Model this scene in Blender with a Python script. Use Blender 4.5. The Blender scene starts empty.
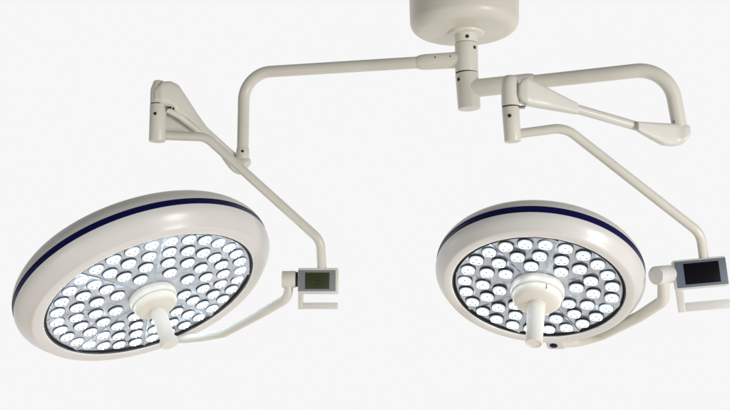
import bpy, bmesh, math, random
from mathutils import Vector, Matrix
random.seed(7)
S = bpy.context.scene
C = S.collection
R = math.radians

# ------------------------------------------------------------ camera
PITCH = R(8.0)
CAM = Vector((0, 0, 1.2))
cam_d = bpy.data.cameras.new('camera'); cam = bpy.data.objects.new('camera', cam_d); C.objects.link(cam)
cam.location = CAM; cam.rotation_euler = (R(90) + PITCH, 0, 0)
cam_d.sensor_fit = 'HORIZONTAL'; cam_d.angle_x = R(42.0); cam_d.clip_start = .05; cam_d.clip_end = 200
S.camera = cam
# ------------------------------------------------------------ world: white studio background behind, softer room light elsewhere
w = bpy.data.worlds.new('World'); S.world = w; w.use_nodes = True
nt = w.node_tree; nt.nodes.clear()
N = nt.nodes.new; L = nt.links.new
tc = N('ShaderNodeTexCoord'); sep = N('ShaderNodeSeparateXYZ'); L(tc.outputs['Generated'], sep.inputs[0])
back = N('ShaderNodeMapRange'); back.interpolation_type = 'SMOOTHSTEP'
back.inputs['From Min'].default_value = .50; back.inputs['From Max'].default_value = .70
L(sep.outputs['Y'], back.inputs['Value'])
rampz = N('ShaderNodeMapRange')
rampz.inputs['From Min'].default_value = -1; rampz.inputs['From Max'].default_value = 1
L(sep.outputs['Z'], rampz.inputs['Value'])
low = N('ShaderNodeValToRGB'); L(rampz.outputs[0], low.inputs[0]); cr = low.color_ramp
cr.elements[0].position = .0; cr.elements[0].color = (.90, .82, .73, 1)
cr.elements[1].position = 1.0; cr.elements[1].color = (.20, .20, .20, 1)
for p_, c_ in ((.30, (.80, .76, .71, 1)), (.46, (.46, .47, .49, 1)), (.62, (.36, .36, .36, 1))):
    e_ = cr.elements.new(p_); e_.color = c_
mix = N('ShaderNodeMixRGB'); L(back.outputs[0], mix.inputs[0]); sx_ = N('ShaderNodeMapRange'); L(sep.outputs['X'], sx_.inputs['Value'])
sx_.inputs['From Min'].default_value = -1; sx_.inputs['From Max'].default_value = 1; sx_.inputs['To Min'].default_value = .62; sx_.inputs['To Max'].default_value = 1.12
side = N('ShaderNodeVectorMath'); side.operation = 'SCALE'; L(low.outputs[0], side.inputs[0]); L(sx_.outputs[0], side.inputs['Scale'])
L(side.outputs[0], mix.inputs[1])
mix.inputs[2].default_value = (.93, .93, .93, 1)
bg = N('ShaderNodeBackground'); L(mix.outputs[0], bg.inputs[0]); bg.inputs[1].default_value = 1.0
out = N('ShaderNodeOutputWorld'); L(bg.outputs[0], out.inputs[0])
# ------------------------------------------------------------ unseen area lamps, added as key and fill
def area(name, loc, target, size, power, color):
    d = bpy.data.lights.new(name, 'AREA'); d.size = size; d.energy = power; d.color = color
    o = bpy.data.objects.new(name, d); C.objects.link(o); o.location = loc
    o.rotation_euler = (Vector(target) - Vector(loc)).to_track_quat('-Z', 'Y').to_euler()
    return o
area('key_light', (2.6, .0, 1.0), (.1, 2.7, 1.4), 1.0, 62, (1, .98, .95))
area('fill_light', (-2.2, .2, .3), (0, 2.7, 1.4), 1.2, 9, (1, .98, .95))
S.view_settings.view_transform = 'Standard'; S.view_settings.look = 'None'
S.view_settings.exposure = 0; S.view_settings.gamma = 1
S.render.engine = 'CYCLES'
S.cycles.max_bounces = 8

# ------------------------------------------------------------ measuring helpers
FPX = 365 / math.tan(R(21.0))
DK = 5 - 5 * math.tan(R(12.0)) / math.tan(R(21.0))                      # distances below are written from a point this far behind the camera
FW = Vector((0, math.cos(PITCH), math.sin(PITCH))); UP = Vector((0, -math.sin(PITCH), math.cos(PITCH))); RT = Vector((1, 0, 0))
def ray(px, py): return FW + RT * ((px - 365) / FPX) + UP * ((205 - py) / FPX)
def P(px, py, d): return CAM + ray(px, py) * (d - DK)                       # point at distance d along the view
def PZ(px, py, z):                                                   # point at a given height
    r = ray(px, py); return CAM + r * ((z - CAM.z) / r.z)
def Zat(base, py):                                                   # height on the vertical line through base
    k = (205 - py) / FPX
    a = (base.y - CAM.y)
    # solve (q.UP)/(q.FW) = k for q = (.., a, h)
    c, s = math.cos(PITCH), math.sin(PITCH)
    return CAM.z + a * (k * c + s) / (c - k * s)
MM = (5.0 - DK) / FPX                                                       # metres per pixel at 5 m

# ------------------------------------------------------------ materials
def pbr(name, col, rough=.45, metal=0, spec=.4, bump=0, bscale=300, var=0, coat=0):
    m = bpy.data.materials.new(name); m.use_nodes = True; t = m.node_tree; b = t.nodes['Principled BSDF']
    b.inputs['Base Color'].default_value = (*col, 1); b.inputs['Roughness'].default_value = rough
    b.inputs['Metallic'].default_value = metal; b.inputs['Specular IOR Level'].default_value = spec
    b.inputs['Coat Weight'].default_value = coat; b.inputs['Coat Roughness'].default_value = .15
    tcn = t.nodes.new('ShaderNodeTexCoord')
    if bump:
        n = t.nodes.new('ShaderNodeTexNoise'); n.inputs['Scale'].default_value = bscale; n.inputs['Detail'].default_value = 4
        t.links.new(tcn.outputs['Object'], n.inputs['Vector'])
        bp = t.nodes.new('ShaderNodeBump'); bp.inputs['Strength'].default_value = bump; bp.inputs['Distance'].default_value = .002
        t.links.new(n.outputs[0], bp.inputs['Height']); t.links.new(bp.outputs[0], b.inputs['Normal'])
    if var:
        n = t.nodes.new('ShaderNodeTexNoise'); n.inputs['Scale'].default_value = 9; n.inputs['Detail'].default_value = 5
        t.links.new(tcn.outputs['Object'], n.inputs['Vector'])
        r = t.nodes.new('ShaderNodeMapRange'); r.inputs['From Min'].default_value = .3; r.inputs['From Max'].default_value = .7
        r.inputs['To Min'].default_value = 0; r.inputs['To Max'].default_value = 1
        t.links.new(n.outputs[0], r.inputs['Value'])
        mx = t.nodes.new('ShaderNodeMixRGB'); t.links.new(r.outputs[0], mx.inputs[0])
        mx.inputs[1].default_value = (*[c * (1 - var) for c in col], 1); mx.inputs[2].default_value = (*[min(1, c * (1 + var)) for c in col], 1)
        t.links.new(mx.outputs[0], b.inputs['Base Color'])
        r2 = t.nodes.new('ShaderNodeMapRange'); r2.inputs['To Min'].default_value = rough - .07; r2.inputs['To Max'].default_value = rough + .07
        t.links.new(n.outputs[0], r2.inputs['Value']); t.links.new(r2.outputs[0], b.inputs['Roughness'])
    return m
def emis(name, col, strength):
    m = bpy.data.materials.new(name); m.use_nodes = True; b = m.node_tree.nodes['Principled BSDF']
    b.inputs['Base Color'].default_value = (.8, .8, .8, 1); b.inputs['Emission Color'].default_value = (*col, 1)
    b.inputs['Emission Strength'].default_value = strength; b.inputs['Roughness'].default_value = .2
    return m
M = {}
M['paint'] = pbr('beige_enamel', (.70, .68, .605), .3, var=.045)
M['paint_pale'] = pbr('pale_enamel', (.70, .69, .635), .3, var=.025)
M['paint_grey'] = pbr('grey_beige_enamel', (.67, .65, .575), .33, var=.03)
M['casing'] = pbr('casing_plastic', (.725, .71, .685), .30, bump=.03, bscale=180, var=.02, coat=.15)
M['shoulder'] = pbr('casing_plastic_shaded', (.64, .63, .585), .4, bump=.03, bscale=180, var=.02)  # casing colour made darker for the shade on its upward-facing shoulder
M['white'] = pbr('handle_plastic', (.80, .77, .70), .35, bump=.03, var=.02)
M['navy'] = pbr('navy_band', (.003, .004, .062), .35, spec=.12)
M['dark'] = pbr('dark_gap', (.02, .018, .016), .6)
M['black'] = pbr('black_collar', (.012, .012, .014), .35)
M['chrome'] = pbr('chrome_ring', (.35, .34, .33), .22, metal=1)
M['bezel'] = pbr('grey_bezel', (.22, .23, .25), .45, var=.03)
M['bezel_blue'] = pbr('blue_grey_bezel', (.14, .17, .22), .45, var=.03)
M['lcd_green'] = pbr('green_display', (.030, .040, .010), .3)
M['lcd_seg'] = pbr('display_segments', (.012, .018, .006), .4)
M['lcd_black'] = pbr('black_display', (.004, .003, .006), .3, spec=.12)
M['lobe'] = emis('led_light', (.74, .88, 1), 8)
M['lens'] = emis('led_lens_glow', (.72, .86, 1), .55)
M['lens'].node_tree.nodes['Principled BSDF'].inputs['Base Color'].default_value = (.34, .37, .40, 1)
M['dot'] = pbr('led_die', (.36, .37, .40), .5)
def brushed():
    m = bpy.data.materials.new('brushed_reflector'); m.use_nodes = True; t = m.node_tree; b = t.nodes['Principled BSDF']
    b.inputs['Metallic'].default_value = .8; b.inputs['Roughness'].default_value = .3
    at = t.nodes.new('ShaderNodeTexCoord')
    mp = t.nodes.new('ShaderNodeMapping'); mp.inputs['Scale'].default_value = (260, 9, 30); mp.inputs['Rotation'].default_value = (0, 0, .5)
    t.links.new(at.outputs['Object'], mp.inputs[0])
    n = t.nodes.new('ShaderNodeTexNoise'); n.inputs['Scale'].default_value = 1; n.inputs['Detail'].default_value = 3
    t.links.new(mp.outputs[0], n.inputs['Vector'])
    cr = t.nodes.new('ShaderNodeMapRange'); cr.inputs['To Min'].default_value = .28; cr.inputs['To Max'].default_value = .74
    t.links.new(n.outputs[0], cr.inputs['Value'])
    cb = t.nodes.new('ShaderNodeCombineColor')
    n2 = t.nodes.new('ShaderNodeTexNoise'); n2.inputs['Scale'].default_value = 14; n2.inputs['Detail'].default_value = 2
    t.links.new(at.outputs['Object'], n2.inputs['Vector'])
    ad = t.nodes.new('ShaderNodeMath'); ad.operation = 'MULTIPLY_ADD'; ad.inputs[1].default_value = .5; t.links.new(n2.outputs[0], ad.inputs[0]); t.links.new(cr.outputs[0], ad.inputs[2])
    for i, k in enumerate((.80, .87, .97)):
        mu = t.nodes.new('ShaderNodeMath'); mu.operation = 'MULTIPLY'; mu.inputs[1].default_value = k
        t.links.new(ad.outputs[0], mu.inputs[0]); t.links.new(mu.outputs[0], cb.inputs[i])
    t.links.new(cb.outputs[0], b.inputs['Base Color'])
    bp = t.nodes.new('ShaderNodeBump'); bp.inputs['Strength'].default_value = .25; bp.inputs['Distance'].default_value = .001
    t.links.new(n.outputs[0], bp.inputs['Height'])
    n3 = t.nodes.new('ShaderNodeTexNoise'); n3.inputs['Scale'].default_value = 22; n3.inputs['Detail'].default_value = 1
    t.links.new(at.outputs['Object'], n3.inputs['Vector'])
    bw = t.nodes.new('ShaderNodeBump'); bw.inputs['Strength'].default_value = .9; bw.inputs['Distance'].default_value = .012
    t.links.new(n3.outputs[0], bw.inputs['Height']); t.links.new(bp.outputs[0], bw.inputs['Normal']); t.links.new(bw.outputs[0], b.inputs['Normal'])
    return m
M['brushed'] = brushed()

# ------------------------------------------------------------ object helpers
WM = {}
def place(o, parent, W):
    if parent is not None:
        o.parent = parent; o.matrix_local = WM[parent.name].inverted() @ W
    else: o.matrix_local = W
    WM[o.name] = W.copy()
def thing(name, loc, label, cat, group=None):
    o = bpy.data.objects.new(name, None); C.objects.link(o); o.empty_display_size = .1
    place(o, None, Matrix.Translation(loc)); o['label'] = label; o['category'] = cat
    if group: o['group'] = group
    return o
def obj(name, bm, mats, parent, W=None, smooth=38):
    """W None: the bmesh is in world space, its origin is moved to its middle; else the bmesh is local to W."""
    bmesh.ops.recalc_face_normals(bm, faces=bm.faces)
    if W is None:
        lo = [min(v.co[i] for v in bm.verts) for i in range(3)]; hi = [max(v.co[i] for v in bm.verts) for i in range(3)]
        c = Vector([(a + b) / 2 for a, b in zip(lo, hi)]); W = Matrix.Translation(c)
        bmesh.ops.translate(bm, verts=bm.verts, vec=-c)
    me = bpy.data.meshes.new(name); bm.to_mesh(me); bm.free()
    for m in (mats if isinstance(mats, (list, tuple)) else [mats]): me.materials.append(m)
    for p in me.polygons: p.use_smooth = True
    me.set_sharp_from_angle(angle=R(smooth))
    o = bpy.data.objects.new(name, me); C.objects.link(o); place(o, parent, W)
    return o
def frame(axis):
    z = axis.normalized(); h = Vector((0, 0, 1)) if abs(z.z) < .9 else Vector((0, 1, 0))
    x = h.cross(z).normalized(); return x, z.cross(x), z
def skin(bm, rings, close_start=True, close_end=True, mi=0):
    vs = [[bm.verts.new(p) for p in r] for r in rings]; n = len(rings[0])
    for a, b in zip(vs, vs[1:]):
        for i in range(n):
            f = bm.faces.new((a[i], a[(i + 1) % n], b[(i + 1) % n], b[i])); f.material_index = mi
    if close_start: bm.faces.new(vs[0]).material_index = mi
    if close_end: bm.faces.new(vs[-1]).material_index = mi
def lathe(bm, origin, axis, prof, seg=48, mi=0, caps=(True, True)):
    """prof: (radius, height) from origin along axis"""
    x, y, z = frame(axis)
    rings = [[origin + z * h + (x * math.cos(2 * math.pi * i / seg) + y * math.sin(2 * math.pi * i / seg)) * r for i in range(seg)] for r, h in prof]
    skin(bm, rings, caps[0], caps[1], mi)
def cyl(bm, a, b, ra, rb=None, bev=.002, seg=48, mi=0):
    rb = ra if rb is None else rb; Ln = (b - a).length
    pr = []
    for k in (0, 45, 90): pr.append((ra - bev + bev * math.sin(R(k)), bev - bev * math.cos(R(k))))
    for k in (0, 45, 90): pr.append((rb - bev + bev * math.cos(R(k)), Ln - bev + bev * math.sin(R(k))))
    lathe(bm, a, b - a, pr, seg, mi)
def fillet(pts, rad):
    out = [pts[0]]
    for i in range(1, len(pts) - 1):
        p = pts[i]; a = (pts[i - 1] - p).normalized(); b = (pts[i + 1] - p).normalized()
        r = rad[i - 1] if isinstance(rad, (list, tuple)) else rad
        ang = a.angle(b)
        d = min(r / math.tan(ang / 2), .48 * (pts[i - 1] - p).length if i > 1 else .95 * (pts[i - 1] - p).length, .48 * (pts[i + 1] - p).length if i < len(pts) - 2 else .95 * (pts[i + 1] - p).length)
        r = d * math.tan(ang / 2)
        cdir = (a + b).normalized(); cen = p + cdir * (r / math.sin(ang / 2))
        s = p + a * d - cen; e = p + b * d - cen; th = s.angle(e); n = max(4, int(math.degrees(th) / 4))
        for k in range(n + 1):
            t = k / n; out.append(cen + (s * math.sin((1 - t) * th) + e * math.sin(t * th)) / math.sin(th))
    out.append(pts[-1]); return out
def tube(bm, pts, r, rad=.05, seg=32, mi=0, r_end=None):
    path = fillet(pts, rad) if len(pts) > 2 else list(pts)
    fine = [path[0]]
    for a, b in zip(path, path[1:]):                                 # even ring spacing along the straights
        k = max(1, int((b - a).length / .018))
        fine += [a.lerp(b, (i + 1) / k) for i in range(k)]
    path = fine
    n = len(path); tot = sum((b - a).length for a, b in zip(path, path[1:])); acc = 0
    t0 = (path[1] - path[0]).normalized(); x, y, _ = frame(t0); rings = []
    for i, p in enumerate(path):
        if i: acc += (p - path[i - 1]).length
        t = (path[min(i + 1, n - 1)] - path[max(i - 1, 0)]).normalized()
        x = (x - t * x.dot(t)).normalized(); y = t.cross(x)
        rr = r if r_end is None else r + (r_end - r) * acc / tot
        rings.append([p + (x * math.cos(2 * math.pi * k / seg) + y * math.sin(2 * math.pi * k / seg)) * rr for k in range(seg)])
    skin(bm, rings, mi=mi)
def shell(bm, st, exp=2.6, seg=48, mi=0, crisp=0.0):
    """smooth cover: stations (px, ytop, ybottom, distance, half thickness px); each section stands upright"""
    def sec(px, yt, yb, d, ht, k=1):
        c = P(px, (yt + yb) / 2, d); h = (yb - yt) / 2 * (d - DK) / FPX * k; t = ht * (d - DK) / FPX * k
        o = []
        for i in range(seg):
            a = 2 * math.pi * i / seg; ca, sa = math.cos(a), math.sin(a)
            o.append(c + Vector((0, 1, 0)) * (math.copysign(abs(ca) ** (2 / exp), ca) * t) + Vector((0, 0, 1)) * (math.copysign(abs(sa) ** (2 / exp), sa) * h))
        return o
    # subdivide smoothly (Catmull-Rom)
    pts = []
    for i in range(len(st) - 1):
        p0, p1, p2, p3 = st[max(i - 1, 0)], st[i], st[i + 1], st[min(i + 2, len(st) - 1)]
        for k in range(5):
            t = k / 5
            pts.append([(1 - crisp) * .5 * (2 * b + (c - a) * t + (2 * a - 5 * b + 4 * c - d) * t * t + (3 * b - a - 3 * c + d) * t ** 3) + crisp * (b + (c - b) * t) for a, b, c, d in zip(p0, p1, p2, p3)])
    pts.append(list(st[-1]))
    f, l = pts[0], pts[-1]; dr = 1 if l[0] > f[0] else -1
    rings = [sec(f[0] - dr * 1.1, *f[1:], k=.6), sec(f[0] - dr * .8, *f[1:], k=.86)] + [sec(*p) for p in pts] + [sec(l[0] + dr * .8, *l[1:], k=.86), sec(l[0] + dr * 1.1, *l[1:], k=.6)]
    skin(bm, rings, mi=mi)
def rbox(bm, sx, sy, sz, bev, c=(0, 0, 0), mi=0, seg=2):
    r = bmesh.ops.create_cube(bm, size=1, matrix=Matrix.Translation(c) @ Matrix.Diagonal((sx, sy, sz, 1)))
    vs = r['verts']; es = list({e for v in vs for e in v.link_edges}); fs = {f for v in vs for f in v.link_faces}
    for f in fs: f.material_index = mi
    if bev: bmesh.ops.bevel(bm, geom=es, offset=bev, segments=seg, profile=.5, affect='EDGES', clamp_overlap=True, material=mi)
def screw(px, py, surf_center, r_surf, parent, rad=.0042):
    """small socket screw on the side of an upright cylinder with axis through surf_center"""
    k = (px - (365 + FPX * (surf_center - CAM).dot(RT) / (surf_center - CAM).dot(FW))) * (surf_center - CAM).dot(FW) / FPX
    k = max(-.9, min(.9, k / r_surf)); n = Vector((k, -math.sqrt(1 - k * k), 0))
    base = Vector((surf_center.x, surf_center.y, Zat(surf_center, py))) + n * r_surf
    bm = bmesh.new()
    lathe(bm, base - n * .002, n, [(rad, 0), (rad, .0024), (rad * .8, .0030), (rad * .2, .0031)], 20)
    return obj('screw', bm, M['dark'], parent)

# ============================================================ CEILING MOUNT
col = P(466.5, 60, 5.0)
def colz(py): return Vector((col.x, col.y, Zat(col, py)))
mount = thing('ceiling_mount', colz(45), 'large beige drum-shaped ceiling housing with short flanged spindle at the top of the picture', 'ceiling mount')
bm = bmesh.new()
hc = Vector((P(464.8, 20, 5.0).x, col.y, 0)); rH = 55.3 * MM; zb = Zat(col, 33.0)
hb = Vector((hc.x, hc.y, zb))
pr = [(.02, 0), (rH * .55, .0005)]
br = .034
for k in range(0, 91, 10): pr.append((rH * .985 - br + br * math.sin(R(k)), br - br * math.cos(R(k)) + .001))
pr += [(rH, .12), (rH, .42), (rH - .01, .43), (.03, .431)]
lathe(bm, hb, Vector((0, 0, 1)), pr, 96)
housing = obj('housing', bm, M['paint_grey'], mount)
bm = bmesh.new()     # joint line down the front of the housing
a = math.radians(-82)
d = Vector((math.cos(a), math.sin(a), 0)); s = Vector((-d.y, d.x, 0))
Wj = Matrix.Translation(hb + d * (rH - .0003) + Vector((0, 0, .235))) @ Matrix.Rotation(math.atan2(d.y, d.x), 4, 'Z')
rbox(bm, .002, .0012, .37, 0)
obj('seam', bm, M['paint'], housing, Wj)
bm = bmesh.new()
lathe(bm, Vector((col.x, col.y, zb - .007)), Vector((0, 0, 1)), [(.046, 0), (.0505, .0012), (.053, .004), (.0535, .009), (.03, .0095)], 64)
obj('flange', bm, M['paint'], mount)
bm = bmesh.new(); cyl(bm, colz(43.6), Vector((col.x, col.y, zb + .02)), 11.4 * MM, bev=.0015)
spindle = obj('spindle', bm, M['paint'], mount)
screw(466.3, 39.8, col, 11.4 * MM, spindle, .0055)

# ============================================================ shared builders
def knuckle_screw(*a): return screw(*a)

def lamp_head(root, centre, az, el, ph, rings, led_r, prof, ch):
    """prof: radius/height of the casing, height 0 = lip plane, going up the back"""
    az, el, ph = R(az), R(el), R(ph)
    n = Vector((math.cos(el) * math.sin(az), -math.cos(el) * math.cos(az), -math.sin(el)))
    x = Vector((0, 0, 1)).cross(n).normalized(); y = n.cross(x)
    W = Matrix(((x.x, y.x, n.x, centre.x), (x.y, y.y, n.y, centre.y), (x.z, y.z, n.z, centre.z), (0, 0, 0, 1)))
    # local +z = the way the lamp shines
    Z = Vector((0, 0, 1)); O = Vector((0, 0, 0))
    lip = prof['lip']          # lip plane above the reflector
    ri, ro, rb, b0, b1, sh_r, sh_h = (prof[k] for k in ('ri', 'ro', 'rb', 'b0', 'b1', 'sh_r', 'sh_h'))
    bm = bmesh.new()
    p = [(ri, lip - .030), (ri, lip - .004)]
    for k in (0, 30, 60, 90): p.append((ri + .004 - .004 * math.cos(R(k)), lip - .004 + .004 * math.sin(R(k))))
    p += [(ri + (ro - ri) * .5, lip + .0022)]
    for k in range(0, 61, 10): p.append((ro - .008 + .008 * math.sin(R(k)), lip + .0016 - .008 + .008 * math.cos(R(k))))
    # outer wall, slightly convex
    x0, z0 = p[-1]
    for t in (.2, .4, .6, .8, 1):
        p.append((x0 + (rb - x0) * math.sin(t * math.pi / 2) ** 1.05, z0 + (lip - b0 - z0) * t))
    lathe(bm, O, Z, p, 128, 0, (False, False))
    # shoulder and back
    q = [(rb, lip - b1)]
    for t in (.15, .35, .55, .75, .9, 1): q.append((rb - (rb - sh_r) * (t ** 1.9), lip - b1 - (sh_h - b1) * t))
    q += [(sh_r - .02, lip - sh_h - .010), (sh_r * .75, lip - sh_h - .022), (sh_r * .4, lip - sh_h - .030), (.05, lip - sh_h - .032), (.05, lip - sh_h - .05), (.01, lip - sh_h - .05)]
    lathe(bm, O, Z, q, 128, 1, (False, True))
    bmesh.ops.recalc_face_normals(bm, faces=bm.faces)
    head = obj('lamp_head', bm, [M['casing'], M['shoulder']], root, W, smooth=50)
    bm = bmesh.new()
    lathe(bm, O, Z, [(rb - .004, lip - b0 + .0006), (rb - .001, lip - b0), (rb - .0008, lip - (b0 + b1) / 2), (rb - .001, lip - b1), (rb - .004, lip - b1 - .0006)], 128, 0, (False, False))
    obj('accent_band', bm, M['navy'], head, W)
    bm = bmesh.new()
    lathe(bm, O, Z, [(ri - .0005, lip - .0035), (ri - .0035, lip - .003), (ri - .0045, lip - .006), (ri - .0045, -.004)], 128, 0, (False, False))
    lathe(bm, O, Z, [(ri - .0046, .0005), (ri - .0062, .0035), (ri - .0085, .0035), (ri - .0095, -.002)], 128, 0, (False, False))
    obj('rim_ring', bm, [M['black']], head, W)
    # reflector: eight bowed sectors meeting in narrow raised ribs
    bm = bmesh.new(); NA, NR = 18, 14
    seam0 = ph - R(22.5)
    vs = {}
    r_in, r_out = .03, ri - .007
    tilt = [random.uniform(-.0012, .0012) for _ in range(8)]
    for s8 in range(8):
        g = [[None] * (NR + 1) for _ in range(NA + 1)]
        for i in range(NA + 1):
            u = i / NA
            for j in range(NR + 1):
                r = r_in + (r_out - r_in) * j / NR
                a = seam0 + R(45) * (s8 + u)
                edge = min(u, 1 - u) * R(45) * r
                rib = .0025 * math.exp(-(edge / .0022) ** 2)
                z = -.0028 * math.sin(math.pi * u) * (r / r_out) + rib + tilt[s8] * (u - .5) * 4 * r / r_out - .001 + .004 * (r / r_out) ** 5
                g[i][j] = bm.verts.new((r * math.cos(a), r * math.sin(a), z))
        for i in range(NA):
            for j in range(NR):
                bm.faces.new((g[i][j], g[i + 1][j], g[i + 1][j + 1], g[i][j + 1]))
    bmesh.ops.remove_doubles(bm, verts=bm.verts, dist=.0003)
    bmesh.ops.recalc_face_normals(bm, faces=bm.faces)
    obj('reflector', bm, M['brushed'], head, W, smooth=60)
    # LED lenses
    first = None
    for radius, per in rings:
        for s8 in range(8):
            for j in range(per):
                off = {1: 0, 2: 22.5, 3: 15, 4: 11.25}[per]
                a = ph + R(45 * s8 + (j - (per - 1) / 2) * off)
                Wl = W @ Matrix.Rotation(a, 4, 'Z') @ Matrix.Translation((radius, 0, -.0005)) @ Matrix.Rotation(-a + R(90) + R(22 + random.uniform(-9, 9)) , 4, 'Z')
                if first is None:
                    bm = bmesh.new(); k = led_r
                    lathe(bm, O, Z, [(k * 1.02, -.008), (k * 1.07, -.002), (k * 1.07, ch - .0008), (k * 1.0, ch)], 28, 0, (False, False))
                    lathe(bm, O, Z, [(k * 1.0, ch - .0012), (k * .985, ch + .0010), (k * .93, ch + .0028), (k * .84, ch + .0026), (k * .6, ch + .0024), (k * .2, ch + .0030)], 28, 1, (False, True))
                    for t in range(3):
                        aa = R(90 + 120 * t); c = Vector((math.cos(aa), math.sin(aa), 0)) * k * .47
                        lathe(bm, c + Vector((0, 0, ch)), Z, [(k * .435, 0), (k * .435, .0024), (k * .37, .0044), (k * .24, .0056), (k * .1, .0058)], 16, 2, (False, True))
                        lathe(bm, c + Vector((0, 0, ch + .005)), Z, [(k * .21, 0), (k * .19, .0014)], 10, 3, (False, True))
                    first = obj('led_lens', bm, [M['black'], M['lens'], M['lobe'], M['dot']], head, Wl, smooth=60)
                else:
                    o = first.copy(); C.objects.link(o); place(o, head, Wl)
    return head, W

def centre_handle(root, W, s, collar=False, mark=None):
    Z = Vector((0, 0, 1)); O = Vector((0, 0, 0))
    bm = bmesh.new()
    lathe(bm, O, Z, [(.058 * s, -.006), (.0715 * s, 0), (.0725 * s, .004), (.0725 * s, .020), (.0705 * s, .024), (.064 * s, .0245)], 72, 0)
    mount_ = obj('handle_hub', bm, M['white'], root, W)
    bm = bmesh.new()
    lathe(bm, O, Z, [(.064 * s, .024), (.066 * s, .0265), (.066 * s, .034), (.0645 * s, .041), (.059 * s, .047), (.050 * s, .0505), (.032 * s, .052), (.026 * s, .052)], 72, 0)
    obj('handle_boss', bm, M['white'], mount_, W)
    if mark is not None:
        bm = bmesh.new(); rbox(bm, .0012, .0016, .014, 0)
        obj('alignment_mark', bm, M['dark'], mount_, W @ Matrix.Rotation(R(mark), 4, 'Z') @ Matrix.Translation((.066 * s, 0, .034)))
    bm = bmesh.new(); r = .0235 * s; e = .178 * s
    lathe(bm, O, Z, [(r * 1.12, .050), (r * 1.02, .054), (r, .065), (r * .96, e - .02), (r * .96, e - .003), (r * .90, e), (r * .78, e), (r * .74, e - .0015), (.002, e - .0015)], 48, 0)
    g = obj('handle_grip', bm, M['white'], root, W)
    if collar:
        bm = bmesh.new(); lathe(bm, O, Z, [(r * .95, e - .016), (r * 1.16, e - .014), (r * 1.18, e - .004), (r * 1.05, e + .002), (.002, e + .003)], 48, 0)
        obj('grip_cap', bm, M['white'], g, W)

def panel(root, W, wd, ht, dp, bez, bmat, scr, smat, handle, hmat, seg=True):
    """W: centre of the front face, local x right, y into the panel, z up"""
    bm = bmesh.new(); rbox(bm, wd, dp, ht, .004, (0, dp / 2, 0))
    body = obj('control_panel', bm, M['paint_pale'], root, W)
    bm = bmesh.new(); x0, x1, z0, z1 = bez; rbox(bm, x1 - x0, .003, z1 - z0, .0012, ((x0 + x1) / 2, -.0005, (z0 + z1) / 2))
    bz = obj('bezel', bm, bmat, body, W)
    bm = bmesh.new(); x0, x1, z0, z1 = scr; rbox(bm, x1 - x0, .002, z1 - z0, .0006, ((x0 + x1) / 2, -.0022, (z0 + z1) / 2))
    if seg:
        for (a, b, c, hh) in ((.45, .62, .70, .04), (.42, .66, .52, .05), (.46, .70, .44, .03), (.36, .64, .26, .05)):
            rbox(bm, (b - a) * (x1 - x0), .0006, hh * (z1 - z0), 0, (x0 + (a + b) / 2 * (x1 - x0), -.0034, z0 + c * (z1 - z0)), 1)
    obj('screen', bm, smat, body, W)
    bm = bmesh.new(); hx0, hx1, hz0, vw, hh = handle   # L-shaped handle under the panel
    rbox(bm, vw, .022, -hz0 - ht / 2 + .002, .002, (hx0 + vw / 2, .022, (-ht / 2 + .0 + hz0) / 2))
    rbox(bm, hx1 - hx0 - vw + .001, .021, hh, .002, ((hx0 + vw + hx1) / 2, .022, hz0 + hh / 2))
    obj('panel_handle', bm, hmat, body, W)
    return body

# ============================================================ LEFT SURGICAL LAMP
GROUP = 'surgical lamps hanging from the ceiling mount'
zL = PZ(467, 59.5, Zat(col, 59.5)).z
lampL = thing('surgical_lamp', colz(73), 'larger surgical lamp on the left with four rings of lit LEDs and green display', 'surgical lamp', GROUP)
bm = bmesh.new(); cyl(bm, colz(73.0), colz(44.3), 11.5 * MM, bev=.0012)
hub = obj('pivot_hub', bm, M['paint'], lampL)
screw(473.8, 50, col, 11.5 * MM, hub, .0052)
hubc = Vector((col.x, col.y, zL))
EL = PZ(244.2, 73.2, zL)
dirL = (EL - hubc).normalized()
a0 = hubc + dirL * .02; a1 = PZ(417.5, 62.4, zL); a1 = hubc + dirL * (a1 - hubc).length
bm = bmesh.new(); Ls = (a1 - a0).length
lathe(bm, a0, dirL, [(.026, 0), (.0235, .02), (.0232, Ls - .022), (.0215, Ls - .008), (.0190, Ls), (.0165, Ls + .0005)], 48)
sleeve = obj('arm_sleeve', bm, M['paint'], lampL)
def dot_on_tube(px, py, d, parent, r=.0028):
    b = P(px, py, d); bm = bmesh.new(); n = (CAM - b).normalized()
    lathe(bm, b, n, [(r, -.004), (r, .0008), (r * .5, .001)], 16); return obj('screw', bm, M['dark'], parent)
for px, py in ((435.2, 60.4), (450.2, 59.4)):
    t = ((P(px, py, 5).x - hubc.x) / dirL.x); c = hubc + dirL * t
    up = Vector((0, -.97, .25)).normalized(); bm = bmesh.new()
    lathe(bm, c + up * .0225, up, [(.0028, 0), (.0028, .0014), (.001, .0016)], 16); obj('screw', bm, M['dark'], sleeve)
btm = Vector((EL.x, EL.y, Zat(EL, 155)))
bm = bmesh.new(); tube(bm, [a1 - dirL * .01, EL, btm], .0176, [.085])
ext = obj('extension_arm', bm, M['paint'], lampL)
bm = bmesh.new(); cyl(bm, Vector((EL.x, EL.y, Zat(EL, 159))), Vector((EL.x, EL.y, Zat(EL, 148.5))), .0196, bev=.002)
jc = obj('elbow_collar', bm, M['paint'], ext)
screw(244.8, 152.4, EL, .0198, jc, .0042)
dE = (EL - CAM).dot(FW) + DK
dU = 4.86
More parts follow.
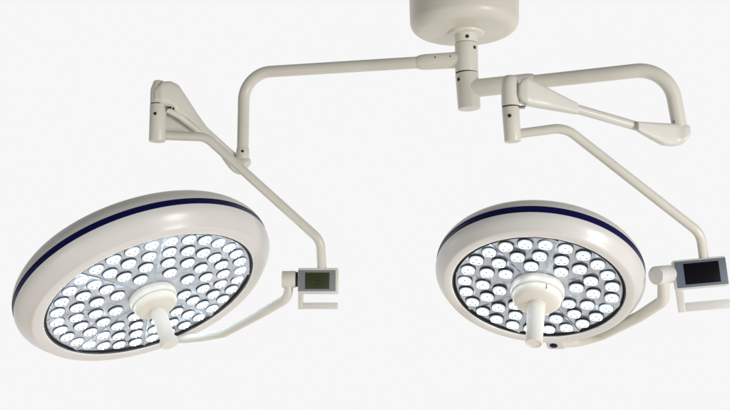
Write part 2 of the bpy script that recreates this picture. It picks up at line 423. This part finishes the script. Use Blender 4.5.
# spring arm
bm = bmesh.new()
tube(bm, [P(190, 118, dU + .07), P(232, 156, dE - .02)], 4.9 * MM)
sp = obj('spring_arm', bm, M['paint'], lampL)
bm = bmesh.new()
shell(bm, [(157, 88, 104, dU, 8), (163, 82.4, 105.5, dU, 8.6), (171, 81.6, 109, dU + .01, 8.6), (179, 85.5, 115, dU + .02, 8.2), (188, 99, 120, dU + .04, 7.0), (197, 113, 128, dU + .06, 6.6), (207, 127, 138, dU + .08, 5.8), (214, 136, 144.5, dU + .10, 5.2)], 3.6, crisp=.75)
obj('arm_cover', bm, M['paint_grey'], sp)
bm = bmesh.new()      # underside plate of the upper cover
pl = [P(164, 106, dU + .03), P(178, 112, dU + .045), P(206, 136, dU + .075), P(200, 135, dU + .07), P(164, 132.5, dU + .03)]
t = Vector((0, .008, 0)); skin(bm, [[p - t for p in pl], [p + t for p in pl]])
obj('cover_plate', bm, M['paint_grey'], sp)
bm = bmesh.new()
tube(bm, [P(167, 109.5, dU - .004), P(180, 116.5, dU + .012), P(200, 132.5, dU + .05)], .0085, .03, 24)
obj('tension_tube', bm, M['paint'], sp)
bm = bmesh.new(); rbox(bm, .012, .008, .004, .001); rbox(bm, .005, .006, .006, .001, (.011, 0, -.003))
obj('latch', bm, M['black'], sp, Matrix.Translation(P(169.5, 107.6, dU - .02)))
bm = bmesh.new()
shell(bm, [(213, 137, 146, dE - .045, 5), (221, 142, 157, dE - .035, 6.5), (231, 149, 170, dE - .02, 8), (239, 155, 174.5, dE, 8.5), (245, 157, 172, dE, 8), (249.5, 158.5, 165, dE, 6)], 2.6)
obj('arm_cover', bm, M['paint'], sp)
# upper joint: knuckle, seam, swivel cylinder
UL = P(158.3, 105, dU)
def ulz(py): return Vector((UL.x, UL.y, Zat(UL, py)))
rk = 8.25 * (dU - DK) / FPX
bm = bmesh.new()
lathe(bm, ulz(104.2), Vector((0, 0, 1)), [(rk * .9, 0), (rk, .001), (rk * 1.0, .036), (rk * .97, .042), (rk * .66, .0635), (rk * .55, .0655), (.002, .066)], 14)
kn = obj('joint_knuckle', bm, M['paint_grey'], lampL, smooth=20)
bm = bmesh.new(); cyl(bm, ulz(105.0), ulz(104.0), rk * .93, bev=.0004)
obj('joint_gap', bm, M['dark'], kn)
bm = bmesh.new(); cyl(bm, ulz(141.5), ulz(104.9), rk * .99, rk * 1.0, bev=.0018)
sw = obj('swivel_joint', bm, M['paint'], lampL)
screw(157.2, 115.4, UL, rk, sw, .0046)
# down tube
dt = [P(160, 135.4, dU), P(206, 137.0, dU - .02), P(320.5, 240.5, 4.82), P(322.0, 270.5, 4.84)]
bm = bmesh.new(); tube(bm, dt, 4.55 * (dU - DK) / FPX, [.06, .05])
obj('down_tube', bm, M['paint'], lampL)
# control panel
dP = 4.82; k = (dP - DK) / FPX
W = Matrix.Translation(P(318, 280.6, dP)) @ Matrix.Rotation(R(0), 4, 'Z')
panel(lampL, W, 40.5 * k, 25.5 * k, .05, (-19.6 * k, 17.6 * k, -10.6 * k, 10.4 * k), M['bezel'],
      (-12.8 * k, 11.4 * k, -8.4 * k, 8.0 * k), [M['lcd_green'], M['lcd_seg']], (-20 * k, 19.6 * k, -28 * k, 5 * k, 6.3 * k), M['paint_pale'])
dr0 = P(281.3, 278.8, dP) + Vector((0, .025, 0)); dr1 = P(295.2, 278.8, dP) + Vector((0, .025, 0))
bm = bmesh.new(); cyl(bm, dr0, dr1, 8.6 * k, bev=.002)
drum = obj('pivot_drum', bm, M['paint'], lampL)
bm = bmesh.new(); cyl(bm, dr1, P(298.5, 278.8, dP) + Vector((0, .025, 0)), 7.6 * k, bev=.0005)
obj('drum_gap', bm, M['dark'], drum)

HL = P(151.9, 294.8, 4.95)
profL = {k_: v * .97 for k_, v in dict(lip=.012, ri=.3125, ro=.350, rb=.383, b0=.053, b1=.072, sh_r=.358, sh_h=.120).items()}
head, WL = lamp_head(lampL, HL, 48.9, 57.5, 139.7, [(.2670, 4), (.2141, 3), (.1617, 2), (.1100, 1)], .0203, profL, .0020)
centre_handle(lampL, WL, .93, collar=True)
def yoke(root, W, pts, ang, rim_r, hgt, r, fr, name='yoke_arm', blue=False):
    a = R(ang); rad = W.to_3x3() @ Vector((math.cos(a), math.sin(a), 0)); nz = W.to_3x3() @ Vector((0, 0, 1)); tan = nz.cross(rad)
    base = W @ Vector((math.cos(a) * rim_r, math.sin(a) * rim_r, -hgt))
    end = base + rad * .034
    bm = bmesh.new(); tube(bm, pts + [end], r, fr)
    y = obj(name, bm, M['paint'], root)
    Wb = Matrix(((rad.x, tan.x, nz.x, base.x), (rad.y, tan.y, nz.y, base.y), (rad.z, tan.z, nz.z, base.z), (0, 0, 0, 1)))
    bm = bmesh.new(); rbox(bm, .072, .058, .036, .012, (.018, 0, 0), seg=4)
    obj('yoke_bracket', bm, M['paint'], y, Wb)
    if blue:
        bm = bmesh.new(); lathe(bm, Vector((.026, -.006, .0165)), Vector((0, 0, 1)), [(.011, 0), (.011, .003), (.0095, .0042), (.002, .0044)], 32); obj('bracket_inlay', bm, M['navy'], y, Wb)
    return end
ypL = [P(288.0, 283, dP) + Vector((0, .025, 0)), P(287.8, 298, dP + .02), P(262, 313, dP + .07), P(224, 333.0, dP + .22), P(203, 337.0, 5.14), P(184, 339, 5.22)]
endL = yoke(lampL, WL, ypL, 308, .362, .05, 4.6 * (4.9 - DK) / FPX, [.03, .08, .08, .06, .05])

# ============================================================ RIGHT SURGICAL LAMP
lampR = thing('surgical_lamp', colz(110), 'smaller surgical lamp on the right with three rings of lit LEDs and black display', 'surgical lamp', GROUP)
colR = Vector((col.x + .003, col.y, 0))
bm = bmesh.new()
cyl(bm, Vector((col.x + .006, col.y, Zat(col, 109))), colz(73.8), 11.2 * MM, 11.5 * MM, bev=.0025)
hub = obj('pivot_hub', bm, M['paint'], lampR)
screw(457.4, 81.2, col, 11.4 * MM, hub, .0052); screw(471.5, 107.3, col, 11.2 * MM, hub, .004)
bm = bmesh.new(); cyl(bm, colz(74.2), colz(72.8), 11.0 * MM, bev=.0003); obj('hub_gap', bm, M['dark'], hub)
zR = Zat(col, 89.2); hubc = Vector((col.x, col.y, zR))
ER = PZ(668.5, 67.3, zR); dirR = (ER - hubc).normalized()
a1 = hubc + dirR * ((P(529, 82, 5).x - hubc.x) / dirR.x)
bm = bmesh.new(); Ls = (a1 - hubc).length - .02
lathe(bm, hubc + dirR * .02, dirR, [(.0275, 0), (.0262, .015), (.0258, Ls - .02), (.0240, Ls - .006), (.0215, Ls)], 48)
obj('arm_sleeve', bm, M['paint'], lampR)
dE = (ER - CAM).dot(FW) + DK
btm = P(679.4, 126.5, dE)
bm = bmesh.new(); tube(bm, [a1 - dirR * .015, ER, btm], 7.1 * (4.85 - DK) / FPX, [.095])
ext = obj('extension_arm', bm, M['paint'], lampR)
dot_on_tube(674.8, 121.2, dE - .012, ext, .0036)
bm = bmesh.new(); cyl(bm, P(679.2, 124.6, dE), P(679.0, 123.6, dE), 7.15 * (dE - DK) / FPX, bev=.0003); obj('joint_gap', bm, M['dark'], ext)
dU = 4.64; dM = (dU + dE) / 2
bm = bmesh.new(); tube(bm, [P(571, 107.3, dU + .045), P(648, 129.5, dE - .04)], 4.6 * (4.75 - DK) / FPX)
sp = obj('spring_arm', bm, M['paint_pale'], lampR)
bm = bmesh.new()
shell(bm, [(518.6, 85, 99.5, dU, 8), (521, 80.5, 103, dU, 8.5), (526.5, 78.2, 105.4, dU, 8.6), (536, 82.6, 107.3, dU + .01, 8.4), (548, 88.8, 109.2, dU + .02, 8), (562, 96.2, 111.6, dU + .035, 6.8), (577, 103.6, 114.2, dU + .05, 5.4)], 4.5, crisp=.6)
obj('arm_cover', bm, M['paint_pale'], sp)
bm = bmesh.new()
shell(bm, [(637.5, 121.9, 131.2, dE - .06, 4.9), (650, 122.8, 138.5, dE - .04, 6.5), (663, 123.6, 145.2, dE - .02, 8), (675, 124.2, 146.0, dE, 8.6), (683, 124.6, 143.8, dE, 8.6), (687.6, 126.5, 138, dE, 7.5)], 4, crisp=.6)
obj('arm_cover', bm, M['paint_pale'], sp)
UR = P(510.5, 108, dU)
def urz(py): return Vector((UR.x, UR.y, Zat(UR, py)))
rk = 8.9 * (dU - DK) / FPX
bm = bmesh.new()
lathe(bm, urz(106.6), Vector((0, 0, 1)), [(rk * .92, 0), (rk, .001), (rk, .045), (rk * .97, .060), (rk * .86, .072), (rk * .6, .079), (rk * .3, .081), (.002, .0812)], 48)
kn = obj('joint_knuckle', bm, M['paint'], lampR)
bm = bmesh.new(); cyl(bm, urz(107.8), urz(106.2), rk * .93, bev=.0004); obj('joint_gap', bm, M['dark'], kn)
bm = bmesh.new(); rbox(bm, .017, .014, .006, .001); obj('latch', bm, M['chrome'], kn, Matrix.Translation(P(522, 107.3, dU - .004)))
b0 = urz(141.8); b0.x += .004
bm = bmesh.new(); cyl(bm, b0, urz(107.6), rk * .93, rk * .98, bev=.002)
sw = obj('swivel_joint', bm, M['paint'], lampR)
screw(508, 117.6, UR, rk, sw, .0046)
dt = [P(512, 134.6, dU), P(565, 127.5, dU - .03), P(700.5, 233.5, 4.60), P(704.5, 262, 4.62)]
bm = bmesh.new(); tube(bm, dt, 4.75 * (dU - DK) / FPX, [.07, .06])
obj('down_tube', bm, M['paint'], lampR)
dP = 4.60; k = (dP - DK) / FPX
W = Matrix.Translation(P(700.5, 272.8, dP)) @ Matrix.Rotation(R(-13), 4, 'Z') @ Matrix.Rotation(R(-4.6), 4, 'Y')
panel(lampR, W, 51 * k, 29.5 * k, .045, (-23.6 * k, 25.2 * k, -13.4 * k, 13.0 * k), M['bezel_blue'],
      (-15.5 * k, 18.2 * k, -10.6 * k, 10.4 * k), [M['lcd_black'], M['lcd_black']], (-25 * k, 24.5 * k, -37 * k, 7 * k, 8.8 * k), M['casing'], seg=False)
dr0 = P(655.5, 275.6, dP) + Vector((0, .0, 0)); dr1 = P(673.5, 273.2, dP) + Vector((0, .03, 0))
bm = bmesh.new(); cyl(bm, dr0, dr1, 9.3 * k, bev=.002)
drum = obj('pivot_drum', bm, M['casing'], lampR)
bm = bmesh.new(); cyl(bm, dr1, dr1 + (dr1 - dr0).normalized() * .012, 8.2 * k, bev=.0005); obj('drum_gap', bm, M['dark'], drum)

HR = P(537.6, 288.0, 4.70)
profR = {k_: v * .936 for k_, v in dict(lip=.010, ri=.2365, ro=.2665, rb=.2885, b0=.043, b1=.064, sh_r=.268, sh_h=.102).items()}
head, WR = lamp_head(lampR, HR, -18.1, 57.3, 91.7, [(.1889, 3), (.1413, 2), (.0994, 1)], .0184, profR, .0042)
centre_handle(lampR, WR, .95, mark=60)
ypR = [P(665, 280, dP) + Vector((0, .012, 0)), P(663.5, 300.5, dP + .03), P(640, 316, dP + .12), P(601, 335.5, dP + .36), P(575, 342.5, 4.98)]
endR = yoke(lampR, WR, ypR, 272, .277, .035, 5.5 * (4.8 - DK) / FPX, [.03, .08, .08, .06], blue=True)
